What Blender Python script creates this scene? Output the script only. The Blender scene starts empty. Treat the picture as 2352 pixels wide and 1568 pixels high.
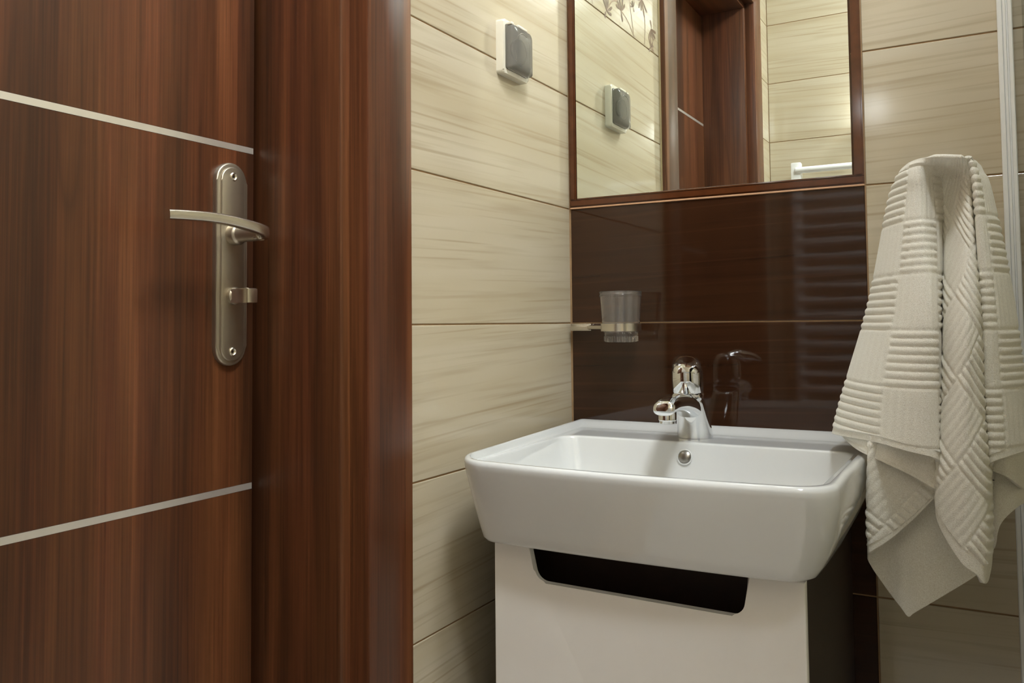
import bpy, bmesh, math, random
import numpy as np
from mathutils import Vector, Matrix

random.seed(7)
scene = bpy.context.scene
COL = scene.collection

# ------------------------------------------------------------------ camera
FPX, YAW, PIT, ROL = 1963.5, 0.5141, 0.0478, -0.0095
fwd = Vector((-math.sin(YAW) * math.cos(PIT), math.cos(YAW) * math.cos(PIT), math.sin(PIT)))
rgt = Vector((math.cos(YAW), math.sin(YAW), 0))
upv = rgt.cross(fwd)
r2 = rgt * math.cos(ROL) + upv * math.sin(ROL)
u2 = upv * math.cos(ROL) - rgt * math.sin(ROL)
cam_data = bpy.data.cameras.new('camera')
cam = bpy.data.objects.new('camera', cam_data)
COL.objects.link(cam)
cm = Matrix((r2, u2, -fwd)).transposed().to_4x4()
cm.translation = Vector((0.6464, -1.3531, 1.0007))
cam.matrix_world = cm
cam_data.sensor_width = 36
cam_data.lens = FPX / 2352 * 36
cam_data.shift_y = -135.8 / 2352
cam_data.clip_start = 0.01
scene.camera = cam

# ------------------------------------------------------------------ world, exposure
world = bpy.data.worlds.new('world')
scene.world = world
world.use_nodes = True
world.node_tree.nodes['Background'].inputs[0].default_value = (1.0, 0.95, 0.88, 1)
world.node_tree.nodes['Background'].inputs[1].default_value = 0.05
vs = scene.view_settings
vs.view_transform = 'Standard'
vs.look = 'None'
vs.gamma = 1
vs.use_curve_mapping = False
vs.exposure = 1.2
scene.cycles.diffuse_bounces = 7
MIRROR_LAMP = 7.0      # emission of the glass shades over the mirror
CEILING_AND_FILL = 32.0      # emission of the flat ceiling lamp and the added fill disc
SMALL_LAMP = 5.0         # emission of the small globe above the radiator
LAMP_COLOUR = (0.93, 0.978, 1.0, 1)

# ------------------------------------------------------------------ material helpers
def srgb(r, g, b):
    def f(c):
        c /= 255
        return c / 12.92 if c <= 0.04045 else ((c + 0.055) / 1.055) ** 2.4
    return (f(r), f(g), f(b), 1)

class NT:
    def __init__(self, name):
        self.m = bpy.data.materials.new(name)
        self.m.use_nodes = True
        self.t = self.m.node_tree
        self.b = self.t.nodes['Principled BSDF']
    def n(self, kind, **kw):
        nd = self.t.nodes.new(kind)
        for k, v in kw.items():
            setattr(nd, k, v)
        return nd
    def set(self, **kw):
        for k, v in kw.items():
            self.b.inputs[k.replace('_', ' ')].default_value = v
        return self
    def link(self, a, b):
        self.t.links.new(a, b)
    def vmath(self, op, a, b):
        nd = self.n('ShaderNodeVectorMath', operation=op)
        for i, x in enumerate((a, b)):
            if hasattr(x, 'is_linked'):
                self.link(x, nd.inputs[i])
            else:
                nd.inputs[i].default_value = x
        return nd.outputs[0]
    def math(self, op, a, b=0.0):
        nd = self.n('ShaderNodeMath', operation=op)
        for i, x in enumerate((a, b)):
            if hasattr(x, 'is_linked'):
                self.link(x, nd.inputs[i])
            else:
                nd.inputs[i].default_value = x
        return nd.outputs[0]
    def noise(self, vec, scale=1.0, detail=3.0, rough=0.5, dist=0.0):
        nd = self.n('ShaderNodeTexNoise')
        self.link(vec, nd.inputs['Vector'])
        nd.inputs['Scale'].default_value = scale
        nd.inputs['Detail'].default_value = detail
        nd.inputs['Roughness'].default_value = rough
        nd.inputs['Distortion'].default_value = dist
        return nd.outputs[0]
    def ramp(self, fac, stops):
        nd = self.n('ShaderNodeValToRGB')
        self.link(fac, nd.inputs[0])
        cr = nd.color_ramp
        while len(cr.elements) < len(stops):
            cr.elements.new(0.5)
        for e, (p, c) in zip(cr.elements, stops):
            e.position = p
            e.color = c
        return nd.outputs[0]
    def mix(self, fac, a, b, mode='MIX'):
        nd = self.n('ShaderNodeMix', data_type='RGBA', blend_type=mode)
        for i, x in ((0, fac), (6, a), (7, b)):
            if hasattr(x, 'is_linked'):
                self.link(x, nd.inputs[i])
            else:
                nd.inputs[i].default_value = x
        return nd.outputs[2]
    def bump(self, h, strength=0.2, dist=0.001):
        nd = self.n('ShaderNodeBump')
        nd.inputs['Strength'].default_value = strength
        nd.inputs['Distance'].default_value = dist
        self.link(h, nd.inputs['Height'])
        self.link(nd.outputs[0], self.b.inputs['Normal'])

def plain(name, col, rough=0.5, metal=0.0, noise_amt=0.06, **kw):
    m = NT(name)
    pos = m.n('ShaderNodeNewGeometry').outputs['Position']
    f = m.noise(pos, 60, 3)
    dark = tuple(c * (1 - noise_amt) for c in col[:3]) + (1,)
    m.link(m.ramp(f, [(0.3, dark), (0.7, col)]), m.b.inputs['Base Color'])
    m.set(Roughness=rough, Metallic=metal, **kw)
    return m.m

def wood(name, axis='z', tone=0.87, rough=0.34):
    """walnut foil: long grain along one axis, cathedral figure and fine pores"""
    m = NT(name)
    pos = m.n('ShaderNodeNewGeometry').outputs['Position']
    g = 1 if axis == 'z' else None
    sc = {'z': (1, 1, 0.045), 'y': (1, 0.045, 1)}[axis]
    fi = {'z': (1, 1, 0.012), 'y': (1, 0.012, 1)}[axis]
    p = m.vmath('MULTIPLY', pos, sc)
    q = m.vmath('MULTIPLY', pos, fi)
    big = m.noise(p, 13, 2, 0.5, 0.9)
    bands = m.noise(p, 42, 3, 0.6, 0.5)
    fine = m.noise(q, 330, 2, 0.6)
    pores = m.noise(q, 900, 1, 0.5)
    s = m.math('ADD', m.math('MULTIPLY', big, 0.85), m.math('MULTIPLY', bands, 0.4))
    s = m.math('ADD', s, m.math('MULTIPLY', fine, 0.42))
    s = m.math('SUBTRACT', s, 0.335)
    t = lambda r, g_, b: tuple(c * tone for c in srgb(r, g_, b)[:3]) + (1,)
    c = m.ramp(s, [(0.26, t(60, 32, 18)), (0.42, t(85, 47, 27)), (0.52, t(99, 56, 33)), (0.64, t(117, 69, 42)), (0.8, t(138, 87, 56))])
    # the foil drifts between olive brown and reddish brown
    drift = m.ramp(m.noise(p, 21, 2, 0.5, 0.4), [(0.35, (0.92, 1.02, 0.92, 1)), (0.65, (0.98, 0.96, 0.96, 1))])
    c = m.mix(1.0, c, drift, 'MULTIPLY')
    # narrow dark figure lines of the cathedral grain
    w = m.noise(p, 8, 1, 0.4, 1.6)
    band = m.math('PINGPONG', m.math('MULTIPLY', w, 5.0), 0.5)
    line = m.ramp(band, [(0.0, (1, 1, 1, 1)), (0.07, (0.25, 0.25, 0.25, 1)), (0.16, (0, 0, 0, 1))])
    c = m.mix(m.math('MULTIPLY', line, 0.38), c, t(48, 25, 13))
    c = m.mix(m.math('MULTIPLY', m.ramp(pores, [(0.6, (0, 0, 0, 1)), (0.75, (1, 1, 1, 1))]), 0.25), c, t(40, 20, 10))
    m.link(c, m.b.inputs['Base Color'])
    m.bump(fine, 0.06, 0.001)
    m.set(Roughness=rough)
    return m.m

def tile_mat(name, base_a, base_b, streak, rough, amt=0.55, streak2=None):
    """ceramic wall tile with long wavy bands; every tile gets its own stretch of the pattern"""
    m = NT(name)
    tc = m.n('ShaderNodeTexCoord').outputs['Object']
    rnd = m.n('ShaderNodeObjectInfo').outputs['Random']
    off = m.n('ShaderNodeCombineXYZ')
    m.link(m.math('MULTIPLY', rnd, 7.3), off.inputs[0])
    m.link(m.math('MULTIPLY', rnd, 31.7), off.inputs[2])
    v = m.vmath('ADD', tc, off.outputs[0])
    mp = m.n('ShaderNodeMapping')
    mp.inputs['Rotation'].default_value = (0, math.radians(2.0), 0)
    m.link(v, mp.inputs[0])
    v = mp.outputs[0]
    a = m.noise(m.vmath('MULTIPLY', v, (1.6, 1, 14)), 1, 2, 0.5, 0.25)
    b = m.noise(m.vmath('MULTIPLY', v, (3.2, 1, 78)), 1, 2, 0.5, 0.3)
    c = m.noise(m.vmath('MULTIPLY', v, (2.4, 1, 160)), 1, 1, 0.4, 0.15)
    col = m.mix(m.ramp(a, [(0.3, (0, 0, 0, 1)), (0.7, (1, 1, 1, 1))]), base_a, base_b)
    f1 = m.ramp(b, [(0.50, (0, 0, 0, 1)), (0.72, (1, 1, 1, 1))])
    f2 = m.ramp(c, [(0.58, (0, 0, 0, 1)), (0.74, (1, 1, 1, 1))])
    col = m.mix(m.math('MULTIPLY', f1, amt * 0.6), col, streak)
    col = m.mix(m.math('MULTIPLY', f2, amt), col, streak2 or streak)
    m.link(col, m.b.inputs['Base Color'])
    m.bump(m.noise(m.vmath('MULTIPLY', v, (6, 1, 60)), 1, 2), 0.035, 0.001)
    m.set(Roughness=rough)
    return m.m

M = {}
M['wood'] = wood('walnut_upright')
M['wood_across'] = wood('walnut_level', 'y')
M['beige'] = tile_mat('beige_tile', srgb(183, 170, 144), srgb(195, 185, 164), srgb(146, 126, 95), 0.11, 0.44)
M['brown_tile'] = tile_mat('dark_brown_tile', srgb(47, 27, 16), srgb(55, 33, 20), srgb(30, 15, 9), 0.045, 0.6, srgb(64, 40, 26))
M['listello'] = plain('brown_glazed_strip', srgb(90, 50, 27), 0.09, 0, 0.25)
M['grout'] = plain('beige_grout', srgb(164, 133, 98), 0.85, 0, 0.2)
M['bead'] = plain('tan_grout_bead', srgb(206, 160, 124), 0.6)
M['caulk'] = plain('pale_caulk', srgb(205, 185, 150), 0.6)
M['ceramic'] = plain('white_ceramic', srgb(217, 219, 219), 0.08, 0, 0.01, Coat_Weight=0.3, Coat_Roughness=0.03)
M['white_gloss'] = plain('white_lacquer', srgb(240, 238, 235), 0.22, 0, 0.01)
M['wenge'] = plain('wenge_board', srgb(46, 31, 22), 0.45, 0, 0.25)
M['chrome'] = plain('chrome', (0.82, 0.83, 0.84, 1), 0.05, 1.0, 0.02)
M['satin'] = plain('satin_nickel', srgb(188, 179, 163), 0.42, 1.0, 0.05)
M['satin_light'] = plain('polished_nickel', srgb(222, 216, 204), 0.26, 1.0, 0.05)
M['alu'] = plain('aluminium_inlay', srgb(240, 236, 231), 0.33, 0.8, 0.03)
M['white_plastic'] = plain('white_plastic', srgb(228, 223, 208), 0.3, 0, 0.03)
M['dark_plastic'] = plain('dark_plastic', srgb(112, 108, 98), 0.4, 0, 0.1)
M['black'] = plain('dark_gap', srgb(18, 14, 11), 0.8, 0, 0.1)
M['white_enamel'] = plain('white_enamel', srgb(240, 241, 240), 0.18, 0, 0.02)
M['plaster'] = plain('white_plaster', srgb(238, 236, 230), 0.9, 0, 0.03)
M['flower'] = plain('flower_print_ink', srgb(128, 102, 84), 0.35, 0, 0.35)
M['petal'] = plain('pale_print_ink', srgb(168, 140, 118), 0.35, 0, 0.35)
M['floor'] = tile_mat('floor_tile', srgb(226, 223, 219), srgb(232, 230, 227), srgb(205, 200, 193), 0.3, 0.5)
M['grey_metal'] = plain('overflow_cap', srgb(150, 146, 140), 0.3, 1.0, 0.1)

m = NT('mirror_silver')
m.set(Base_Color=(0.86, 0.9, 0.84, 1), Metallic=1.0, Roughness=0.0)
M['mirror'] = m.m
m = NT('clear_glass')                         # thin pane: light passes straight through, glancing rays reflect
tr = m.n('ShaderNodeBsdfTransparent'); tr.inputs[0].default_value = (0.95, 0.98, 0.96, 1)
gl = m.n('ShaderNodeBsdfGlossy'); gl.inputs['Roughness'].default_value = 0.0
fr_ = m.n('ShaderNodeFresnel'); fr_.inputs[0].default_value = 1.45
mx = m.n('ShaderNodeMixShader')
m.link(fr_.outputs[0], mx.inputs[0]); m.link(tr.outputs[0], mx.inputs[1]); m.link(gl.outputs[0], mx.inputs[2])
m.link(mx.outputs[0], m.t.nodes['Material Output'].inputs['Surface'])
M['glass'] = m.m
m = NT('clear_plastic')
m.set(Base_Color=(0.97, 0.95, 0.93, 1), Roughness=0.02, IOR=1.42, Transmission_Weight=0.972)
M['clear'] = m.m
m = NT('smoked_plastic')
m.set(Base_Color=(0.50, 0.48, 0.44, 1), Roughness=0.12, IOR=1.2, Transmission_Weight=0.75)
M['smoke'] = m.m
def glow(name, strength):
    m = NT(name)
    m.set(Base_Color=(0.9, 0.9, 0.9, 1), Roughness=0.5, Emission_Color=LAMP_COLOUR, Emission_Strength=strength)
    return m.m
M['shade_glow'] = glow('lit_opal_shade', MIRROR_LAMP)
M['ceiling_glow'] = glow('lit_opal_disc', CEILING_AND_FILL)
M['small_glow'] = glow('dim_opal_globe', SMALL_LAMP)
# white terry
m = NT('white_terry')
pos = m.n('ShaderNodeNewGeometry').outputs['Position']
loops = m.noise(pos, 950, 2, 0.6)
m.link(m.ramp(loops, [(0.25, srgb(218, 213, 199)), (0.7, srgb(246, 244, 236))]), m.b.inputs['Base Color'])
m.bump(loops, 0.5, 0.0012)
m.set(Roughness=0.95, Sheen_Weight=0.25, Sheen_Roughness=0.5)
M['terry'] = m.m

# ------------------------------------------------------------------ object helpers
def empty(name, loc, label=None, cat=None, group=None, kind=None):
    o = bpy.data.objects.new(name, None)
    o.empty_display_size = 0.05
    COL.objects.link(o)
    o.location = loc
    return tag(o, label, cat, group, kind)

def tag(o, label=None, cat=None, group=None, kind=None):
    if label: o['label'] = label
    if cat: o['category'] = cat
    if group: o['group'] = group
    if kind: o['kind'] = kind
    return o

def world_loc(o):
    v = Vector(o.location)
    while o.parent:
        o = o.parent
        v += Vector(o.location)
    return v

def obj(name, bm, mat, parent=None, smooth=None, origin=None, label=None):
    """bm is in world coordinates; the object's origin goes to `origin` (parent's origin by default)"""
    if origin is None:
        origin = world_loc(parent) if parent else Vector((0, 0, 0))
    origin = Vector(origin)
    bmesh.ops.translate(bm, verts=bm.verts, vec=-origin)
    bmesh.ops.recalc_face_normals(bm, faces=bm.faces)
    me = bpy.data.meshes.new(name)
    bm.to_mesh(me)
    bm.free()
    if smooth is not None:
        me.polygons.foreach_set('use_smooth', [True] * len(me.polygons))
        if smooth < 180:
            me.set_sharp_from_angle(angle=math.radians(smooth))
    me.materials.append(mat)
    o = bpy.data.objects.new(name, me)
    COL.objects.link(o)
    if parent:
        o.parent = parent
        o.location = origin - world_loc(parent)
    else:
        o.location = origin
    if label: o['label'] = label
    return o

def B():
    return bmesh.new()

def box(bm, x0, x1, y0, y1, z0, z1, bev=0.0, seg=2):
    vs_ = [bm.verts.new((x, y, z)) for x in (x0, x1) for y in (y0, y1) for z in (z0, z1)]
    idx = [(0, 1, 3, 2), (4, 6, 7, 5), (0, 4, 5, 1), (2, 3, 7, 6), (0, 2, 6, 4), (1, 5, 7, 3)]
    fs = [bm.faces.new([vs_[i] for i in f]) for f in idx]
    if bev:
        es = list({e for f in fs for e in f.edges})
        bmesh.ops.bevel(bm, geom=es, offset=bev, segments=seg, profile=0.5, affect='EDGES')
    return bm

def prism(bm, pts, fn, d0, d1, bev=0.0, seg=2):
    """extrude a closed 2D outline; fn(a, b, d) -> 3D"""
    lo = [bm.verts.new(fn(a, b, d0)) for a, b in pts]
    hi = [bm.verts.new(fn(a, b, d1)) for a, b in pts]
    n = len(pts)
    f0 = bm.faces.new(lo[::-1]); f1 = bm.faces.new(hi)
    for i in range(n):
        bm.faces.new((lo[i], lo[(i + 1) % n], hi[(i + 1) % n], hi[i]))
    if bev:
        bmesh.ops.bevel(bm, geom=list(f1.edges), offset=bev, segments=seg, profile=0.5, affect='EDGES')
    return bm

def rings(bm, rs, cap0=True, cap1=True):
    """skin a list of equal-length closed rings of 3D points"""
    vv = [[bm.verts.new(p) for p in r] for r in rs]
    n = len(vv[0])
    for a, b in zip(vv, vv[1:]):
        for i in range(n):
            bm.faces.new((a[i], a[(i + 1) % n], b[(i + 1) % n], b[i]))
    for r, c in ((vv[0], cap0), (vv[-1], cap1)):
        if c:
            ctr = bm.verts.new(sum((v.co for v in r), Vector()) / n)
            for i in range(n):
                bm.faces.new((r[i], r[(i + 1) % n], ctr))
    return bm

def lathe(bm, prof, base, axis=(0, 0, 1), n=32, cap0=True, cap1=True):
    """prof: (radius, distance along axis)"""
    ax = Vector(axis).normalized()
    a = ax.orthogonal().normalized()
    b = ax.cross(a)
    base = Vector(base)
    rs = [[base + ax * h + (a * math.cos(2 * math.pi * i / n) + b * math.sin(2 * math.pi * i / n)) * r for i in range(n)] for r, h in prof]
    return rings(bm, rs, cap0, cap1)

def tube(bm, pts, rad, n=12):
    pts = [Vector(p) for p in pts]
    if not hasattr(rad, '__len__'):
        rad = [rad] * len(pts)
    rs, prev = [], None
    for i, p in enumerate(pts):
        t = (pts[min(i + 1, len(pts) - 1)] - pts[max(i - 1, 0)]).normalized()
        a = prev - t * prev.dot(t) if prev else t.orthogonal()
        a.normalize()
        prev = a
        b = t.cross(a)
        rs.append([p + (a * math.cos(2 * math.pi * k / n) + b * math.sin(2 * math.pi * k / n)) * rad[i] for k in range(n)])
    return rings(bm, rs)

def catmull(ctrl, t):
    """ctrl (n, k) array, t array in 0..n-1"""
    ctrl = np.asarray(ctrl, float)
    n = len(ctrl)
    i = np.clip(np.floor(t).astype(int), 0, n - 2)
    f = (t - i)[:, None] if ctrl.ndim == 2 else (t - i)[:, None, None]
    p1, p2 = ctrl[i], ctrl[i + 1]
    p0 = np.where((i > 0).reshape((-1,) + (1,) * (ctrl.ndim - 1)), ctrl[np.maximum(i - 1, 0)], 2 * p1 - p2)
    p3 = np.where((i < n - 2).reshape((-1,) + (1,) * (ctrl.ndim - 1)), ctrl[np.minimum(i + 2, n - 1)], 2 * p2 - p1)
    return 0.5 * (2 * p1 + (p2 - p0) * f + (2 * p0 - 5 * p1 + 4 * p2 - p3) * f ** 2 + (3 * p1 - p0 - 3 * p2 + p3) * f ** 3)

def smooth_path(pts, per=6):
    t = np.linspace(0, len(pts) - 1, (len(pts) - 1) * per + 1)
    return [Vector(p) for p in catmull(pts, t)]

# ------------------------------------------------------------------ room shell
ROOM_X, ROOM_Y, ROOM_Z = 1.45, -1.574, 2.45
DOOR_Y0, DOOR_Y1 = -1.322, -0.588          # clear opening along the left wall
CAS_OUT, CAS_IN = -0.487, -0.572            # casing nearest the basin
HEAD = 1.985                                # underside of head jamb
G = 0.0011                                  # half a joint

_tiles = {}
def tile_mesh(w, h, mat):
    key = (round(w, 4), round(h, 4), mat)
    if key not in _tiles:
        bm = B()
        box(bm, -w / 2 + G, w / 2 - G, 0, 0.0075, -h / 2 + G, h / 2 - G)
        es = [e for e in bm.edges if all(abs(v.co.y) < 1e-6 for v in e.verts)]
        bmesh.ops.bevel(bm, geom=es, offset=0.0008, segments=2, profile=0.5, affect='EDGES')
        bmesh.ops.recalc_face_normals(bm, faces=bm.faces)
        me = bpy.data.meshes.new('tile')
        bm.to_mesh(me); bm.free()
        me.materials.append(M[mat])
        _tiles[key] = me
    return _tiles[key]

def tile(parent, centre, w, h, rot, mat):
    """front face of the tile looks along local -y"""
    o = bpy.data.objects.new('tile', tile_mesh(w, h, mat))
    COL.objects.link(o)
    o.parent = parent
    o.location = centre
    o.rotation_euler = (0, 0, rot)
    return o

bm = B(); box(bm, -0.2, ROOM_X + 0.1, ROOM_Y - 0.1, 0.1, -0.1, -0.0015)
floor = tag(obj('floor', bm, M['grout']), 'pale tiled bathroom floor', 'floor', kind='structure')
for i in range(4):
    for j in range(4):
        w, d = ROOM_X / 4, -ROOM_Y / 4
        o = bpy.data.objects.new('tile', tile_mesh(w, d, 'floor'))
        COL.objects.link(o); o.parent = floor
        o.location = ((i + .5) * w, -(j + .5) * d, 0); o.rotation_euler = (-math.pi / 2, 0, 0)
bm = B(); box(bm, -0.2, ROOM_X + 0.1, ROOM_Y - 0.1, 0.1, ROOM_Z, ROOM_Z + 0.1)
tag(obj('ceiling', bm, M['plaster']), 'plain white bathroom ceiling', 'ceiling', kind='structure')

bm = B()
box(bm, -0.16, -0.0015, DOOR_Y1 + 0.03, 0.1, -0.0015, ROOM_Z)
box(bm, -0.16, -0.0015, ROOM_Y - 0.1, DOOR_Y0 - 0.03, -0.0015, ROOM_Z)
box(bm, -0.16, -0.0015, DOOR_Y0 - 0.03, DOOR_Y1 + 0.03, HEAD + 0.03, ROOM_Z)
wall_l = tag(obj('wall_left', bm, M['grout']), 'wall of streaky beige tiles with the door and the socket', 'wall', kind='structure')
RL = math.pi / 2                            # local -y -> +x
decor_tiles = []
for k in range(13):
    z0, z1 = k * 0.2, min((k + 1) * 0.2, ROOM_Z)
    t_ = tile(wall_l, (0, -0.25, (z0 + z1) / 2), 0.5, z1 - z0, RL, 'beige')
    if k in (8, 9):
        decor_tiles.append(t_)
    w = DOOR_Y0 - 0.03 - ROOM_Y
    tile(wall_l, (0, ROOM_Y + w / 2, (z0 + z1) / 2), w, z1 - z0, RL, 'beige')
    if z0 > 2.0 - 1e-6:
        for j in range(2):
            w = (-0.5 - (DOOR_Y0 - 0.03)) / 2
            tile(wall_l, (0, -0.5 - (j + .5) * w, (z0 + z1) / 2), w, z1 - z0, RL, 'beige')

bm = B(); box(bm, -0.16, ROOM_X + 0.1, 0.0015, 0.1, -0.0015, ROOM_Z)
wall_b = tag(obj('wall_back', bm, M['grout']), 'wall behind the basin, beige tiles with a dark brown tiled column', 'wall', kind='structure')
PANEL = 0.4845
for k in range(13):
    z0, z1 = k * 0.2, min((k + 1) * 0.2, ROOM_Z)
    zc, h = (z0 + z1) / 2, z1 - z0
    tile(wall_b, (PANEL / 2 + .0008, 0, zc), PANEL - .0016, h, 0, 'brown_tile')
    tile(wall_b, (PANEL + 0.25, 0, zc), 0.5, h, 0, 'beige')
    tile(wall_b, ((PANEL + 0.5 + ROOM_X) / 2, 0, zc), ROOM_X - PANEL - 0.5, h, 0, 'beige')

bm = B(); box(bm, -0.16, ROOM_X + 0.1, ROOM_Y - 0.1, ROOM_Y - 0.0015, -0.0015, ROOM_Z)
wall_f = tag(obj('wall_front', bm, M['grout']), 'beige tiled wall with the towel radiator, seen in the mirror', 'wall', kind='structure')
for k in range(13):
    z0, z1 = k * 0.2, min((k + 1) * 0.2, ROOM_Z)
    for x0, x1 in ((0, 0.5), (0.5, 1.0), (1.0, ROOM_X)):
        tile(wall_f, ((x0 + x1) / 2, ROOM_Y, (z0 + z1) / 2), x1 - x0, z1 - z0, math.pi, 'beige')
bm = B(); box(bm, ROOM_X + 0.0015, ROOM_X + 0.1, ROOM_Y - 0.1, 0.1, -0.0015, ROOM_Z)
wall_r = tag(obj('wall_right', bm, M['grout']), 'beige tiled wall beyond the shower screen', 'wall', kind='structure')
for k in range(13):
    z0, z1 = k * 0.2, min((k + 1) * 0.2, ROOM_Z)
    for y0, y1 in ((-0.5, 0), (-1.0, -0.5), (ROOM_Y, -1.0)):
        tile(wall_r, (ROOM_X, (y0 + y1) / 2, (z0 + z1) / 2), y1 - y0, z1 - z0, -math.pi / 2, 'beige')

# flower print on the decor tiles of the left wall (seen in the mirror)
def blob(bm, c, ang, length, width):
    """flat petal on the wall, c = (y, z)"""
    pts = []
    for k in range(10):
        a = 2 * math.pi * k / 10
        u, v = (0.5 + 0.5 * math.cos(a)) * length, math.sin(a) * width / 2 * (0.55 + 0.45 * math.cos(a - .6))
        pts.append((c[0] + u * math.cos(ang) - v * math.sin(ang), c[1] + u * math.sin(ang) + v * math.cos(ang)))
    bm.faces.new([bm.verts.new((0.0004, y, z)) for y, z in pts])
def stem(bm, pts, w=0.0026):
    pts = [Vector(p) for p in smooth_path([(p[0], p[1], 0) for p in pts], 5)]
    L, R_ = [], []
    for i, p in enumerate(pts):
        t = (pts[min(i + 1, len(pts) - 1)] - pts[max(i - 1, 0)]).normalized()
        nn = Vector((-t.y, t.x, 0)) * w / 2
        L.append(bm.verts.new((0.0003, p.x + nn.x, p.y + nn.y)))
        R_.append(bm.verts.new((0.0003, p.x - nn.x, p.y - nn.y)))
    for i in range(len(pts) - 1):
        bm.faces.new((L[i], L[i + 1], R_[i + 1], R_[i]))
FLOWERS = [(-0.186, 1.612, 2.0, 1.0), (-0.263, 1.636, 1.2, 1.1), (-0.385, 1.700, -1.4, 1.15), (-0.37, 1.735, 1.9, 1.0), (-0.440, 1.652, -2.0, 1.0), (-0.432, 1.608, 2.2, .8), (-0.33, 1.665, 0.9, .55), (-0.30, 1.72, 1.5, 1.0), (-0.21, 1.70, 1.2, .9), (-0.12, 1.66, 1.8, 1.0), (-0.08, 1.74, 1.0, .9)]
for ti, (zlo, dt) in enumerate(((1.6, decor_tiles[0]), (1.8, decor_tiles[1]))):
    bm = B(); rr = random.Random(4 + ti)
    for (y, z, a, s) in FLOWERS:
        z = z - 1.6 + zlo
        for k in range(5):
            blob(bm, (y, z), a + (k - 2) * 0.55 + rr.uniform(-.1, .1), 0.031 * s * rr.uniform(.75, 1.15), 0.0105 * s)
        blob(bm, (y, z), a + math.pi, 0.02 * s, 0.012 * s)
    ob = obj('flower_print', bm, M['flower'], origin=(0, 0, 0)); ob.parent = dt; ob.matrix_parent_inverse = Matrix.LocRotScale(dt.location, dt.rotation_euler, None).inverted()
    bm = B()
    for pts in ([(-.186, 1.612), (-.215, 1.640), (-.245, 1.648), (-.263, 1.636)], [(-.263, 1.636), (-.30, 1.625), (-.335, 1.602)], [(-.385, 1.70), (-.40, 1.65), (-.395, 1.603)],
                [(-.440, 1.652), (-.445, 1.63), (-.45, 1.603)], [(-.30, 1.72), (-.31, 1.67), (-.33, 1.61)], [(-.21, 1.70), (-.2, 1.65), (-.186, 1.612)], [(-.12, 1.66), (-.11, 1.63), (-.12, 1.602)], [(-.08, 1.74), (-.1, 1.7), (-.12, 1.66)]):
        stem(bm, [(y, z - 1.6 + zlo) for y, z in pts])
    ob = obj('stem_print', bm, M['petal'], origin=(0, 0, 0)); ob.parent = dt; ob.matrix_parent_inverse = Matrix.LocRotScale(dt.location, dt.rotation_euler, None).inverted()

# ------------------------------------------------------------------ door frame
XC = 0.015                                  # face of the casing
XL = -0.0142                                # front edge of the lining
XD = -0.149                                 # face of the leaf
trim = empty('trim_1', (0, CAS_IN, 0), 'walnut door frame with stepped casing around the door', 'door frame', kind='structure')
def casing(y_in, y_out, z1):
    bm = B()
    s = 1 if y_out > y_in else -1
    pts = [(y_in, XL), (y_in, XC - .004), (y_in + s * .0012, XC - .0012), (y_in + s * .004, XC), (y_out - s * .003, XC), (y_out - s * .0008, XC - .0008), (y_out, XC - .003), (y_out, 0.0), (y_in + s * .03, 0.0), (y_in + s * .03, XL)]
    prism(bm, pts, lambda a, b, d: (b, a, d), 0, z1)
    return bm
W = CAS_OUT - CAS_IN
LIN0, LIN1 = DOOR_Y0 - (CAS_IN - DOOR_Y1), CAS_IN     # inner edges of both casings
obj('casing', casing(LIN1, LIN1 + W, HEAD + .016 + W), M['wood'], trim, 40)
obj('casing', casing(LIN0, LIN0 - W, HEAD + .016 + W), M['wood'], trim, 40)
bm = B(); box(bm, XL, XC, LIN0, LIN1, HEAD + .016, HEAD + .016 + W, 0.002)
obj('casing', bm, M['wood_across'], trim, 40)
def jamb(y_face, s):
    bm = B(); r = .004
    pts = [(y_face, XD - .045), (y_face, XL - r), (y_face + s * r * .3, XL - r * .3), (y_face + s * r, XL), (y_face + s * .032, XL), (y_face + s * .032, XD - .045)]
    prism(bm, pts, lambda a, b, d: (b, a, d), 0, HEAD)
    return bm
obj('jamb', jamb(DOOR_Y1, 1), M['wood'], trim, 40)
obj('jamb', jamb(DOOR_Y0, -1), M['wood'], trim, 40)
bm = B(); box(bm, XD - .045, XL, DOOR_Y0 - .03, DOOR_Y1 + .03, HEAD, HEAD + .03, .002)
obj('head_jamb', bm, M['wood_across'], trim, 40)
bm = B(); box(bm, -.001, .0035, CAS_OUT - .001, CAS_OUT + .0018, 0, HEAD + .016 + W)
obj('caulk', bm, M['caulk'], trim)
# wall behind the leaf so that no light leaks round it
bm = B(); box(bm, XD - .12, XD - .07, DOOR_Y0 - .1, DOOR_Y1 + .1, 0, HEAD + .1)
obj('backing', bm, M['black'], trim)

# ------------------------------------------------------------------ door leaf
door = empty('door_1', (XD, DOOR_Y0 + .003, 0.006), 'walnut door leaf with thin aluminium inlays and a lever handle', 'door', kind='structure')
STRIPS = [0.3935, 0.8065, 1.2165, 1.6275]
SH = 0.0037
LY0, LY1 = DOOR_Y0 + .003, DOOR_Y1 - .0055
edges = [0.006] + STRIPS + [HEAD - .003]
for i in range(5):
    z0 = edges[i] + (SH if i else 0)
    z1 = edges[i + 1] - (SH if i < 4 else 0)
    bm = B(); box(bm, XD - .04, XD, LY0, LY1, z0, z1, 0.0005, 1)
    obj('panel', bm, M['wood'], door)
for z in STRIPS:
    bm = B(); box(bm, XD - .03, XD + .0002, LY0 + .001, LY1 - .001, z - SH, z + SH)
    obj('inlay_strip', bm, M['alu'], door)
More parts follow.
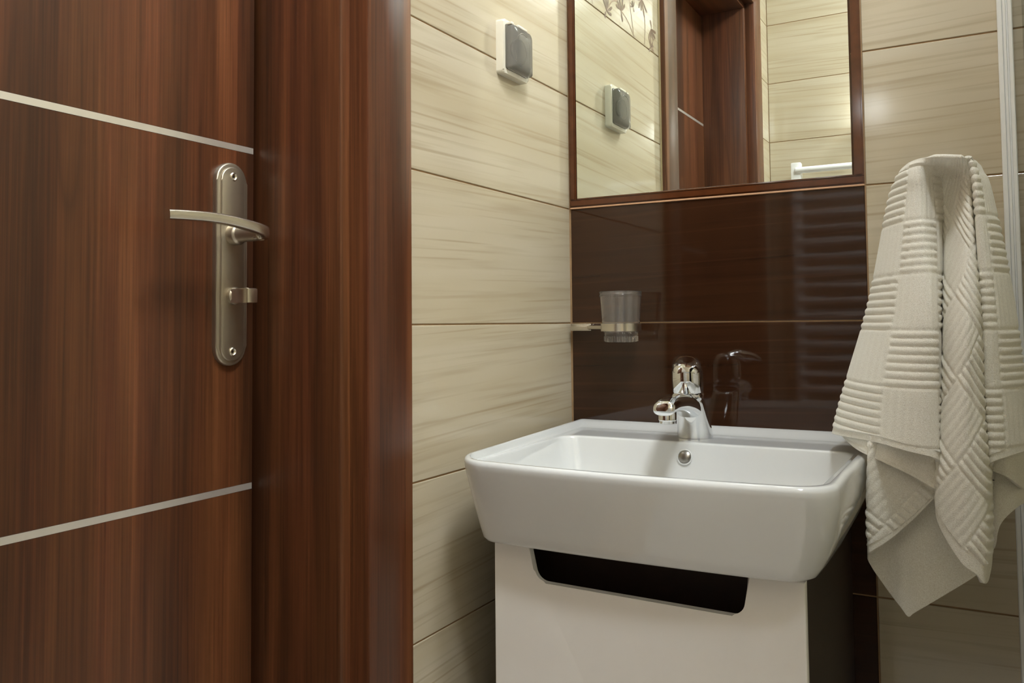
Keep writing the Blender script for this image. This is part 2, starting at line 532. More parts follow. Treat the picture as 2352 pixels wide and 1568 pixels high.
# handle set
HY = -0.6335
def stadium(hw, z0, z1, n=14):
    pts = [(HY + hw * math.cos(math.pi * k / n), z1 - hw + hw * math.sin(math.pi * k / n)) for k in range(n + 1)]
    pts += [(HY + hw * math.cos(math.pi + math.pi * k / n), z0 + hw + hw * math.sin(math.pi + math.pi * k / n)) for k in range(n + 1)]
    return pts
yz = lambda a, b, d: (d, a, b)
plate_bm = B()
prism(plate_bm, stadium(.0235, .9535, 1.1955), yz, XD, XD + .0065, .0022, 3)
plate = obj('handle_plate', plate_bm, M['satin'], door, 40, label='satin nickel long plate')
bm = B(); prism(bm, stadium(.0182, .9588, 1.1902), yz, XD + .006, XD + .0088, .0016, 3)
obj('raised_panel', bm, M['satin'], plate, 40)
for z in (1.1785, .9702):
    bm = B(); lathe(bm, [(.0052, 0), (.0052, .0008), (.0040, .0016), (.0033, .0005), (.0015, .0002)], (XD + .0086, HY, z), (1, 0, 0), 20)
    obj('screw', bm, M['satin_light'], plate, 50)
bm = B(); lathe(bm, [(.0125, 0), (.0125, .010), (.0118, .0115), (.0105, .0125), (.0095, .014), (.0095, .047)], (XD + .008, HY, 1.109), (1, 0, 0), 28)
obj('handle_neck', bm, M['satin'], plate, 40)
# lever: flat bar that leaves the neck, turns and runs along the leaf
ctr = [(-.101, -.6335, 1.1075), (-.0925, -.632, 1.1085), (-.0885, -.640, 1.1110), (-.0885, -.658, 1.1142), (-.0895, -.685, 1.1172), (-.0905, -.715, 1.1182), (-.091, -.745, 1.1172), (-.091, -.7665, 1.1158)]
path = smooth_path(ctr, 6)
hh = np.interp(np.linspace(0, 1, len(path)), [0, .12, .3, .6, 1], [.0085, .0085, .0074, .0066, .0062])
th = np.interp(np.linspace(0, 1, len(path)), [0, .12, .3, 1], [.0085, .007, .0055, .0048])
rs = []
for i, p in enumerate(path):
    t = (path[min(i + 1, len(path) - 1)] - path[max(i - 1, 0)]).normalized()
    side = t.cross(Vector((0, 0, 1))).normalized()
    up_ = side.cross(t).normalized()
    ring = []
    for k in range(20):
        a = 2 * math.pi * k / 20
        ca, sa = math.cos(a), math.sin(a)
        ring.append(p + side * th[i] * math.copysign(abs(ca) ** .45, ca) + up_ * hh[i] * .86 * math.copysign(abs(sa) ** .45, sa))
    rs.append(ring)
lever_bm = B(); rings(lever_bm, rs)
lever = obj('lever', lever_bm, M['satin_light'], plate, 50, label='curved lever of the door handle')
bm = B(); lathe(bm, [(.0105, 0), (.0105, .006), (.009, .0075)], (XD + .008, HY, 1.0362), (1, 0, 0), 24)
obj('turn_rose', bm, M['satin'], plate, 40)
bm = B()
prof = [(-.0085, 0), (-.0065, .006), (-.004, .012), (-.0045, .022), (-.0075, .027), (0, .0285), (.0075, .027), (.0085, .022), (.0055, .012), (.0065, .006), (.0085, 0)]
prism(bm, [(HY + a, b) for a, b in prof], lambda a, b, d: (XD + .014 + b, a, d), 1.0362 - .0085, 1.0362 + .0085, .002, 2)
obj('thumb_turn', bm, M['satin_light'], plate, 40)

# ------------------------------------------------------------------ mirror
mir = empty('mirror', (0.2437, 0, 1.2), 'rectangular mirror edged with narrow brown glazed strips above the basin', 'mirror')
MX0, MX1, MZ0, MZ1 = .0145, .4695, 1.2150, 1.815
bm = B(); box(bm, MX0, MX1, -.0035, -.0002, MZ0, MZ1)
fr = [e for e in bm.edges if all(v.co.y < -.003 for v in e.verts)]
bmesh.ops.bevel(bm, geom=fr, offset=.0022, segments=1, affect='EDGES')
obj('mirror_glass', bm, M['mirror'], mir)
FX0, FX1 = .0022, .4838
def strip(x0, x1, z0, z1):
    bm = B(); box(bm, x0, x1, -.0042, -.0002, z0, z1)
    es = [e for e in bm.edges if all(v.co.y < -.004 for v in e.verts)]
    bmesh.ops.bevel(bm, geom=es, offset=.0022, segments=4, affect='EDGES')
    return obj('frame_strip', bm, M['listello'], mir, 50)
strip(FX0, MX0 - .0005, MZ0 - .0005, MZ1)
strip(MX1 + .0005, FX1, MZ0 - .0005, MZ1)
strip(FX0, FX1, 1.2022, MZ0 - .001)
bm = B(); box(bm, FX0, FX1, -.0028, .001, 1.1990, 1.2019, .0008, 2); obj('grout_bead', bm, M['bead'], mir, 50)
strip(FX0, FX1, MZ1 + .0005, MZ1 + .0145)

# ------------------------------------------------------------------ lamps and an added fill disc (above the picture)
lamp = empty('mirror_lamp', (0.245, 0, 1.93), 'wall lamp with two opal glass shades above the mirror', 'lamp')
bm = B(); box(bm, .14, .35, -.018, 0, 1.90, 1.935, .004, 3); obj('lamp_bar', bm, M['chrome'], lamp, 40)
for x in (.175, .315):
    bm = B(); tube(bm, [(x, -.01, 1.915), (x, -.05, 1.915), (x, -.078, 1.922), (x, -.08, 1.935)], .007); obj('lamp_arm', bm, M['chrome'], lamp, 60)
    bm = B(); lathe(bm, [(.02, 0), (.034, .004), (.04, .02), (.04, .085), (.036, .095), (.02, .1)], (x, -.08, 1.935), (0, 0, 1), 20); obj('lamp_shade', bm, M['shade_glow'], lamp, 60)
for x, y, lab in ((.74, -.80, 'round flat opal ceiling lamp nearer the basin'), (0.94, -1.20, 'round flat opal disc added as fill light near the radiator wall')):  # second disc is an unseen fill, added to brighten cabinet and basin fronts
    cl = empty('ceiling_and_fill_lamp', (x, y, ROOM_Z), lab, 'lamp', 'flat ceiling lamps')
    bm = B(); lathe(bm, [(.16, 0), (.16, -.02), (.15, -.025)], (x, y, ROOM_Z), (0, 0, 1), 32); obj('lamp_base', bm, M['white_enamel'], cl, 40)
    bm = B(); lathe(bm, [(.148, -.024), (.146, -.04), (.12, -.06), (.06, -.07), (.01, -.072)], (x, y, ROOM_Z), (0, 0, 1), 32); obj('lamp_diffuser', bm, M['ceiling_glow'], cl, 60)
def globe(x, z, k, mat, label):
    wl = empty('wall_lamp', (x, ROOM_Y, z), label, 'lamp')
    bm = B(); lathe(bm, [(.032 * k, 0), (.032 * k, .008), (.028 * k, .012), (.014, .014), (.014, .03 * k)], (x, ROOM_Y, z), (0, 1, 0), 24); obj('lamp_base', bm, M['chrome'], wl, 40)
    bm = B(); lathe(bm, [(r_ * k, h_ * k) for r_, h_ in ((.02, .022), (.038, .034), (.048, .055), (.050, .07), (.046, .088), (.032, .108), (.01, .117))], (x, ROOM_Y, z), (0, 1, 0), 24); obj('lamp_globe', bm, M[mat], wl, 60)
globe(.335, 1.665, .8, 'small_glow', 'small dim opal globe lamp above the radiator')

# ------------------------------------------------------------------ washbasin
ZR = 0.8348
def rrect(x0, x1, y0, y1, rads, bulge=0.0, per=10, cor=9):
    """outline from back-left, counter-clockwise seen from above: back-left, front-left, front-right, back-right.
    y0 = back (larger y), y1 = front"""
    rbl, rfl, rfr, rbr = rads
    pts = []
    def arc(cx, cy, r, a0):
        for k in range(cor):
            a = a0 + (math.pi / 2) * k / (cor - 1)
            pts.append((cx + r * math.cos(a), cy + r * math.sin(a)))
    def seg(p, q):
        for k in range(1, per):
            pts.append((p[0] + (q[0] - p[0]) * k / per, p[1] + (q[1] - p[1]) * k / per))
    arc(x0 + rbl, y0 - rbl, rbl, math.pi / 2)
    seg((x0, y0 - rbl), (x0, y1 + rfl))
    arc(x0 + rfl, y1 + rfl, rfl, math.pi)
    seg((x0 + rfl, y1), (x1 - rfr, y1))
    arc(x1 - rfr, y1 + rfr, rfr, 1.5 * math.pi)
    seg((x1, y1 + rfr), (x1, y0 - rbr))
    arc(x1 - rbr, y0 - rbr, rbr, 0)
    seg((x1 - rbr, y0), (x0 + rbl, y0))
    xc, hw = (x0 + x1) / 2, (x1 - x0) / 2
    out = []
    for x, y in pts:
        k = min(1, max(0, (y0 - y) / (y0 - y1)))
        out.append((x, y - bulge * (k ** 3) * (1 - ((x - xc) / hw) ** 2)))
    return out
def zbot(y):
    return float(np.interp(-y, [0, .05, .09, .14, .2, .3, .4, .47], [.800, .785, .760, .742, .732, .727, .728, .732]))
def taper(pts, dl=.041, dr=0.0):
    """the left flank runs inwards towards the front"""
    return [(x + (dl * min(1, -y / .46)) * max(0, (0.27 - x) / .257) if x < .27 else x - dr * max(0, 1 + y / .46) * 0, y) for x, y in pts]
outer = taper(rrect(.012, .5035, -.0004, -.4635, (.004, .054, .036, .004), .0165))
xcen, ycen = .268, -.24
def inset(pts, side, front, back=0.0):
    out = []
    for x, y in pts:
        fx = np.interp(x, [.012, .10, .42, .5035], [1, 0, 0, -1]) * side
        fy = np.interp(y, [-.48, -.36, -.08, 0], [1, 0, 0, -1])
        out.append((x + float(fx), y + float(fy) * (front if fy > 0 else back)))
    return out
rsn = []
low = inset(outer, .031, .034)
low2 = inset(outer, .046, .048)
rsn.append([Vector((x, y, zbot(y) + .004)) for x, y in low2])
rsn.append([Vector((x, y, zbot(y))) for x, y in inset(outer, .039, .042)])
rsn.append([Vector((x, y, zbot(y) + .0015)) for x, y in inset(outer, .035, .037)])
for t in (0.04, .15, .3, .5, .7, .85, .95):
    e = lambda x: (1 - t) ** (1.12 if x < .3 else 1.12 + 1.3 * min(1, (x - .3) / .15))
    rsn.append([Vector((x + (lx - x) * e(x), y + (ly - y) * e(0), zbot(y) + (ZR - .007 - zbot(y)) * t)) for (x, y), (lx, ly) in zip(outer, low)])
for a in (0.0, .25, .5, .75, 1.0):
    an = a * math.pi / 2
    d = .0055 * (1 - math.cos(an))
    rsn.append([Vector((x, y, ZR - .006 + .006 * math.sin(an))) for x, y in inset(outer, d, d, 0)])
rim_in = inset(outer, .010, .010, .0)
rsn.append([Vector((x, y, ZR)) for x, y in rim_in])
ZD = .8252                                   # sunken tap deck
ledge = taper(rrect(.034, .4850, -.040, -.4490, (.012, .042, .030, .012), .0135), .026)
inner = taper(rrect(.046, .4800, -.136, -.4450, (.03, .042, .030, .03), .013), .022)
def lerp2(a, b, t):
    return [(p[0] + (q[0] - p[0]) * t, p[1] + (q[1] - p[1]) * t) for p, q in zip(a, b)]
for t in (.12, .35, .65, .88, 1.0):
    rsn.append([Vector((x, y, ZR + (ZD - ZR) * (t * t * (3 - 2 * t) * .5 + t * .5))) for x, y in lerp2(rim_in, ledge, t)])
for t in (.08, .3, .6, .9, .97):
    rsn.append([Vector((x, y, ZD)) for x, y in lerp2(ledge, inner, t)])
ib = lambda d: [(x + (xcen - x) * d[0], y + (-.30 - y) * d[1]) for x, y in inner]
bowl_prof = [((.002, .003), -.0008), ((.006, .008), -.0032), ((.018, .022), -.012), ((.04, .05), -.030), ((.07, .09), -.055), ((.12, .16), -.072), ((.22, .3), -.081), ((.5, .6), -.085), ((.8, .85), -.087)]
for d, dz in bowl_prof:
    rsn.append([Vector((x, y, ZD + dz)) for x, y in ib(d)])
wb = empty('washbasin', (.268, 0, .73), 'white ceramic washbasin with rounded front corners on the vanity', 'washbasin')
bm = B(); rings(bm, rsn)
obj('basin', bm, M['ceramic'], wb, 60)
ov = Vector((.2475, -.1425, .8045)); on = Vector((0, -.95, .30))
bm = B(); lathe(bm, [(.0115, -.004), (.0115, .0012), (.0105, .0018), (.0095, .0012), (.009, .0)], ov, on, 28); obj('overflow_ring', bm, M['ceramic'], wb, 40)
bm = B(); lathe(bm, [(.0092, -.002), (.0092, .0018), (.007, .0032), (.004, .004), (.001, .0042)], ov, on, 28); obj('overflow_cap', bm, M['grey_metal'], wb, 50)
bm = B(); lathe(bm, [(.03, 0), (.03, .003), (.026, .004), (.01, .005)], (.262, -.30, ZD - .088), (0, 0, 1), 28); obj('drain', bm, M['chrome'], wb, 40)

# ------------------------------------------------------------------ faucet
FXc, FYc, FZ = .2425, -.0755, ZD + .0004
fa = empty('faucet', (FXc, FYc, FZ), 'chrome single lever mixer tap on the washbasin deck', 'faucet')
def oval_ring(c, rx, ry, tilt=0.0, n=32, pw=1.0):
    c = Vector(c); r_ = []
    for k in range(n):
        a = 2 * math.pi * k / n
        x, y = rx * math.cos(a), ry * math.sin(a)
        r_.append(c + Vector((x, y * math.cos(tilt), y * math.sin(tilt))))
    return r_
P_ = lambda dx, dy, dz: (FXc + dx, FYc + dy, FZ + dz)
bm = B()
rings(bm, [oval_ring(P_(0, 0, 0), .0268, .0268), oval_ring(P_(0, 0, .003), .0268, .0268), oval_ring(P_(0, -.002, .012), .0262, .0264, -.05),
           oval_ring(P_(0, -.007, .024), .0252, .0258, -.12), oval_ring(P_(0, -.014, .038), .0240, .0252, -.20), oval_ring(P_(0, -.021, .050), .0230, .0246, -.27),
           oval_ring(P_(0, -.026, .059), .0222, .0238, -.30), oval_ring(P_(0, -.028, .063), .0205, .0220, -.30)])
body = obj('body', bm, M['chrome'], fa, 60)
bm = B()
sp = smooth_path([P_(0, -.020, .044), P_(0, -.050, .0535), P_(0, -.085, .0590), P_(0, -.115, .0590), P_(0, -.135, .0555), P_(0, -.142, .0520)], 5)
rr_ = np.interp(np.linspace(0, 1, len(sp)), [0, .4, .8, .94, 1], [.0185, .0160, .0150, .0138, .010])
fl = np.interp(np.linspace(0, 1, len(sp)), [0, .5, .9, 1], [.95, .80, .62, .45])
rs = []
for p, r_, f_ in zip(sp, rr_, fl):
    rs.append([p + Vector((r_ * 1.08 * math.copysign(abs(math.cos(2 * math.pi * k / 24)) ** .75, math.cos(2 * math.pi * k / 24)), 0, r_ * f_ * math.copysign(abs(math.sin(2 * math.pi * k / 24)) ** .85, math.sin(2 * math.pi * k / 24)))) for k in range(24)])
rings(bm, rs)
spo = obj('spout', bm, M['chrome'], fa, 60)
bm = B(); lathe(bm, [(.0115, 0), (.0128, -.003), (.0128, -.012), (.0115, -.0135), (.0115, -.017), (.0095, -.0175)], P_(0, -.124, .0505), (0, 0, 1), 24); obj('aerator', bm, M['chrome'], spo, 40)
ax = Vector((0, -.30, .95)).normalized()
bm = B(); lathe(bm, [(.0215, 0), (.0228, .002), (.0228, .0055), (.0205, .0075), (.0195, .0095)], P_(0, -.0275, .0605), ax, 32); obj('collar', bm, M['chrome'], fa, 40)
bm = B(); lathe(bm, [(.0215, 0), (.0228, .002), (.0232, .020), (.0228, .032), (.0205, .042), (.0150, .049), (.007, .0525), (.001, .053)], P_(0, -.031, .0695), Vector((0, -.07, .997)), 32)
hd = obj('handle_dome', bm, M['chrome'], fa, 60)
# the lever is turned a little towards the room
ld = Vector((.30, -.953, 0)); lc = Vector((.953, .30, 0))
hc = Vector(P_(0, -.034, 0))
lv = smooth_path([hc + ld * a_ + Vector((0, 0, z_)) for a_, z_ in ((-.010, .116), (.012, .1185), (.040, .1175), (.068, .1135), (.090, .1085))], 5)
wd = np.interp(np.linspace(0, 1, len(lv)), [0, .25, .7, .92, 1], [.0150, .0205, .0205, .0175, .0120])
tk = np.interp(np.linspace(0, 1, len(lv)), [0, .3, .85, 1], [.006, .0085, .0062, .0035])
rs = []
for p, w, h in zip(lv, wd, tk):
    ring = []
    for k in range(24):
        a = 2 * math.pi * k / 24
        ca, sa = math.cos(a), math.sin(a)
        ring.append(p + lc * (w * math.copysign(abs(ca) ** .7, ca)) + Vector((0, 0, h * math.copysign(abs(sa) ** .8, sa) - .005 * (abs(ca) ** 2))))
    rs.append(ring)
bm = B(); rings(bm, rs); obj('lever', bm, M['chrome'], hd, 60)

# ------------------------------------------------------------------ vanity cabinet
van = empty('vanity_cabinet', (.272, -.2, 0), 'white vanity cabinet with dark sides and a scooped handle cutout', 'cabinet')
CX0, CX1 = .094, .4515
bm = B()
box(bm, CX0, CX0 + .016, -.400, -.002, .10, .7215)
obj('side_panel', bm, M['wenge'], van)
bm = B(); box(bm, CX1 - .016, CX1, -.400, -.002, .10, .7215); obj('side_panel', bm, M['wenge'], van)
bm = B(); box(bm, CX0 + .016, CX1 - .016, -.335, -.002, .10, .7205); obj('carcass', bm, M['wenge'], van)
def corner(c, r, a0, a1, n=7):
    return [(c[0] + r * math.cos(math.radians(a0 + (a1 - a0) * k / n)), c[1] + r * math.sin(math.radians(a0 + (a1 - a0) * k / n))) for k in range(n + 1)]
fp = [(.0845, .10), (.0845, .7262), (.1340, .7255)] + corner((.1575, .700), .0172, 188, 269) + corner((.3855, .6965), .0168, 271, 352) + [(.4035, .7255), (.4635, .7262), (.4635, .10)]
bm = B()
prism(bm, fp, lambda a, b, d: (a, d, b), -.4005, -.4105)
ed = [e for e in bm.edges if all(abs(v.co.y + .4105) < 1e-5 for v in e.verts)]
bmesh.ops.bevel(bm, geom=ed, offset=.0022, segments=4, profile=.5, affect='EDGES')
obj('cabinet_front', bm, M['white_gloss'], van, 40, label='white lacquered front')
for x in (.12, .42):
    for y in (-.36, -.04):
        bm = B(); lathe(bm, [(.018, 0), (.018, .01), (.014, .014), (.014, .10)], (x, y, 0), (0, 0, 1), 16); obj('leg', bm, M['chrome'], van, 40)

# ------------------------------------------------------------------ tumbler and holder
CXc, CYc = .1125, -.047
th_ = empty('tumbler_holder', (.026, 0, .993), 'chrome wall bracket and ring holding the tumbler', 'holder')
bm = B(); box(bm, .0075, .046, -.018, -.0002, .9865, .9990, .0015, 2); box(bm, .0095, .044, -.0205, -.017, .9890, .9955, .001, 2)
obj('wall_mount', bm, M['satin_light'], th_, 40)
bm = B(); tube(bm, [(.040, -.016, .9925), (.056, -.026, .9925), (CXc - .0315, CYc + .004, .9925)], .0042, 10); obj('arm', bm, M['satin_light'], th_, 50)
bm = B(); lathe(bm, [(.0312, -.0062), (.0330, -.0062), (.0330, .0062), (.0312, .0062), (.0312, -.0062)], (CXc, CYc, .9925), (0, 0, 1), 48, False, False)
obj('ring', bm, M['satin_light'], th_, 50)
tm = empty('tumbler', (CXc, CYc, .9685), 'clear plastic tumbler in the holder over the basin', 'tumbler')
bm = B()
zb_ = .9685
out = [(.0262, 0), (.0270, .001), (.0272, .004), (.0268, .0055), (.0268, .0095), (.0273, .011), (.0276, .0145), (.0298, .02), (.0312, .033), (.0322, .050), (.0337, .070), (.0340, .074), (.0348, .0745), (.0348, .0768), (.0342, .0775), (.0352, .0812), (.0346, .0825)]
inn = [(.0336, .0815), (.0328, .070), (.0312, .050), (.0301, .033), (.0287, .02), (.0262, .016), (.010, .0145)]
lathe(bm, out + inn, (CXc, CYc, zb_), (0, 0, 1), 64)
obj('cup_wall', bm, M['clear'], tm, 45)
bm = B()
for k in range(40):
    a = 2 * math.pi * k / 40
    p = Vector((CXc + .0270 * math.cos(a), CYc + .0270 * math.sin(a), 0))
    tube(bm, [(p.x, p.y, zb_ + .0015), (p.x, p.y, zb_ + .010)], .0009, 6)
obj('base_ribs', bm, M['clear'], tm, 60)

# ------------------------------------------------------------------ wall socket
so = empty('wall_socket', (0, -.2115, 1.42), 'white splashproof socket with smoked lid on the tiled wall', 'socket')
SY, SZ = -.2115, 1.4205
def rr2(cy, cz, hw, hh_, r, n=6, top_r=None):
    pts = []
    for (sx, sz, a0) in ((1, 1, 0), (-1, 1, 90), (-1, -1, 180), (1, -1, 270)):
        rad = (top_r if (top_r and sz > 0) else r)
        for k in range(n + 1):
            a = math.radians(a0 + 90 * k / n)
            pts.append((cy + sx * (hw - rad) + rad * math.cos(a), cz + sz * (hh_ - rad) + rad * math.sin(a)))
    return pts
bm = B(); prism(bm, rr2(SY, SZ, .0395, .0415, .005), yz, 0.0, .013, .0035, 3); obj('frame', bm, M['white_plastic'], so, 40)
bm = B(); prism(bm, rr2(SY, SZ, .0340, .0345, .004), yz, .012, .0145, .001, 2); obj('insert', bm, M['dark_plastic'], so, 40)
bm = B(); lathe(bm, [(.0205, 0), (.0205, .002), (.0190, .0028), (.0185, -.001), (.0, -.001)], (.0142, SY, SZ - .002), (1, 0, 0), 36); obj('socket_well', bm, M['dark_plastic'], so, 40)
bm = B(); box(bm, .012, .0235, SY - .012, SY + .018, SZ + .0335, SZ + .0375, .001, 2); box(bm, .012, .022, SY - .030, SY - .0215, SZ + .0335, SZ + .0375, .001, 2); obj('hinge', bm, M['white_plastic'], so, 40)
# lid: a shallow bulging shell
hw, hh_ = .0335, .0345
out_l = rr2(SY, SZ - .0005, hw, hh_, .004, 6, .010)
def shrink(pts, k, kz=None):
    return [(SY + (a - SY) * k, SZ + (b - SZ) * (kz or k)) for a, b in pts]
rsl = [[(.0150, a, b) for a, b in out_l], [(.0215, a, b) for a, b in out_l], [(.0245, a, b) for a, b in shrink(out_l, .95)], [(.0262, a, b) for a, b in shrink(out_l, .80, .82)], [(.0272, a, b) for a, b in shrink(out_l, .5, .55)]]
bm = B(); rings(bm, [[Vector(p) for p in r_] for r_ in rsl], False, True)
lid = obj('lid', bm, M['smoke'], so, 50, label='smoked grey flap lid')
arch = [(SY - .021, SZ - .022)] + [(SY - .021 * math.cos(math.pi * k / 12), SZ + .004 + .021 * math.sin(math.pi * k / 12)) for k in range(13)] + [(SY + .021, SZ - .022)]
bm = B(); tube(bm, [(.0258 - .0008 * (abs(a - SY) > .02), a, b) for a, b in arch], .0013, 8); obj('lid_rib', bm, M['dark_plastic'], lid, 60)

# ------------------------------------------------------------------ shower screen
sh = empty('shower_screen', (.672, 0, .05), 'white framed glass shower screen beside the towel', 'shower screen')
def profile(x0, y1, grooves, z0=.05, z1=1.95):
    pts = [(x0, 0)]
    for gx, gy in grooves:
        pts.append((x0 + gx, -gy))
    pts.append((x0 + grooves[-1][0], 0))
    bm = B(); prism(bm, pts, lambda a, b, d: (a, b, d), z0, z1)
    return bm
obj('wall_profile', profile(.6608, 0, [(0, .024), (.0012, .026), (.0055, .026), (.0062, .0235), (.0070, .026), (.0098, .026), (.0108, .0215), (.0122, .0215), (.0130, .026), (.0170, .026), (.0182, .024)]), M['white_enamel'], sh)
bm = B(); box(bm, .6910, .6970, -.80, -.004, .06, 1.94, .0008, 1); obj('glass_pane', bm, M['glass'], sh)
bm = B(); box(bm, .7000, .714, -.03, -.0005, .05, 1.95, .002, 2); obj('inner_profile', bm, M['white_enamel'], sh, 40)
bm = B(); box(bm, .6870, .701, -.825, -.795, .05, 1.95, .003, 2); obj('end_profile', bm, M['white_enamel'], sh, 40)

# ------------------------------------------------------------------ towel radiator (seen in the mirror)
ra = empty('towel_radiator', (.33, ROOM_Y, .55), 'white ladder towel radiator on the wall seen in the mirror', 'radiator')
RY = ROOM_Y + .045
RX0, RX1 = .095, .545
for x in (RX0, RX1):
    bm = B(); box(bm, x - .016, x + .016, RY - .014, RY + .014, .55, 1.515, .004, 2); obj('upright', bm, M['white_enamel'], ra, 40)
    for z in (.68, 1.43):
        bm = B(); tube(bm, [(x, RY - .01, z), (x, ROOM_Y, z)], .007, 10); obj('wall_bracket', bm, M['white_enamel'], ra, 50)
zz = 1.488
while zz > .6:
    bm = B(); tube(bm, [(RX0, RY + .012, zz), (RX1, RY + .012, zz)], .0105, 14); obj('rung', bm, M['white_enamel'], ra, 60)
    zz -= .047

# ------------------------------------------------------------------ towel and its hook
hk = empty('towel_hook', (.60, 0, 1.16), 'chrome towel arm hidden under the white towel', 'hook')
bm = B(); lathe(bm, [(.022, 0), (.022, .006), (.018, .009)], (.592, 0, 1.165), (0, -1, 0), 24); obj('wall_plate', bm, M['chrome'], hk, 40)
bm = B(); tube(bm, [(.592, -.005, 1.165), (.592, -.14, 1.170), (.592, -.172, 1.172)], .006, 12); obj('arm', bm, M['chrome'], hk, 50)
FRONT=[[[0.5562,-0.15,1.1861],[0.5518,-0.13,1.1791],[0.5354,-0.1,1.1552],[0.5022,-0.07,1.0214],[0.4733,-0.06,0.9238],[0.4606,-0.06,0.8805],[0.4516,-0.06,0.8464]],[[0.5458,-0.17,1.1875],[0.5399,-0.165,1.1753],[0.5299,-0.155,1.1492],[0.504,-0.15,1.0259],[0.4764,-0.155,0.9292],[0.4646,-0.155,0.889],[0.4557,-0.16,0.8515]],[[0.5584,-0.2,1.1931],[0.5567,-0.21,1.1719],[0.5524,-0.21,1.1411],[0.5393,-0.235,1.0236],[0.524,-0.25,0.9356],[0.5183,-0.252,0.8944],[0.5156,-0.255,0.8566]],[[0.5725,-0.22,1.1944],[0.5722,-0.225,1.172],[0.572,-0.23,1.1347],[0.57,-0.27,1.0198],[0.5619,-0.285,0.9335],[0.5586,-0.288,0.8896],[0.5555,-0.29,0.8526]],[[0.5856,-0.235,1.1921],[0.5833,-0.205,1.1739],[0.5856,-0.21,1.128],[0.5875,-0.265,1.0145],[0.5867,-0.28,0.9289],[0.5857,-0.285,0.8857],[0.586,-0.29,0.8451]],[[0.5942,-0.24,1.1904],[0.5918,-0.185,1.1744],[0.5934,-0.18,1.1253],[0.5916,-0.205,1.0073],[0.588,-0.215,0.9195],[0.5852,-0.22,0.8636],[0.5838,-0.22,0.8176]],[[0.6025,-0.245,1.1887],[0.5994,-0.185,1.1726],[0.5999,-0.19,1.1211],[0.5963,-0.255,0.9971],[0.5929,-0.27,0.9186],[0.5851,-0.28,0.832],[0.5818,-0.28,0.7812]],[[0.6117,-0.25,1.1864],[0.6099,-0.19,1.1709],[0.6125,-0.215,1.1204],[0.6152,-0.285,1.0066],[0.613,-0.3,0.9215],[0.6074,-0.305,0.8282],[0.6039,-0.305,0.7421]],[[0.6157,-0.25,1.186],[0.6154,-0.2,1.1695],[0.6184,-0.225,1.124],[0.6234,-0.285,1.0113],[0.6221,-0.298,0.9216],[0.62,-0.305,0.8223],[0.6195,-0.303,0.7275]],[[0.6187,-0.25,1.1857],[0.6198,-0.21,1.1682],[0.6236,-0.23,1.1282],[0.6297,-0.275,1.0161],[0.6294,-0.288,0.9211],[0.6303,-0.295,0.8145],[0.6272,-0.295,0.7173]],[[0.6209,-0.248,1.1858],[0.6221,-0.212,1.1697],[0.6257,-0.22,1.1333],[0.6315,-0.25,1.0189],[0.6316,-0.262,0.9217],[0.6333,-0.268,0.8124],[0.6317,-0.268,0.7211]],[[0.6226,-0.245,1.1856],[0.6245,-0.215,1.1711],[0.6275,-0.21,1.1379],[0.6331,-0.23,1.0217],[0.6331,-0.235,0.9222],[0.6352,-0.235,0.8093],[0.6347,-0.235,0.7421]],[[0.6247,-0.24,1.1857],[0.6263,-0.21,1.1743],[0.6298,-0.2,1.1468],[0.6333,-0.2,1.0248],[0.6336,-0.2,0.9223],[0.6354,-0.2,0.864],[0.6351,-0.2,0.8134]],[[0.6273,-0.24,1.1849],[0.6283,-0.24,1.1721],[0.6306,-0.245,1.1461],[0.6331,-0.255,1.0261],[0.6335,-0.26,0.9288],[0.6346,-0.26,0.8806],[0.6354,-0.26,0.8394]],[[0.6306,-0.225,1.186],[0.6338,-0.23,1.1721],[0.6384,-0.235,1.1467],[0.6485,-0.25,1.0259],[0.6519,-0.25,0.9335],[0.6534,-0.25,0.8901],[0.6546,-0.25,0.8484]],[[0.6337,-0.195,1.1869],[0.6384,-0.195,1.1749],[0.6462,-0.2,1.1506],[0.663,-0.2,1.0368],[0.6719,-0.2,0.9359],[0.6739,-0.2,0.891],[0.676,-0.2,0.8514]],[[0.6307,-0.15,1.1884],[0.6345,-0.14,1.1786],[0.6403,-0.13,1.1547],[0.6555,-0.12,1.0341],[0.6644,-0.12,0.9312],[0.6675,-0.12,0.883],[0.669,-0.12,0.8458]]]
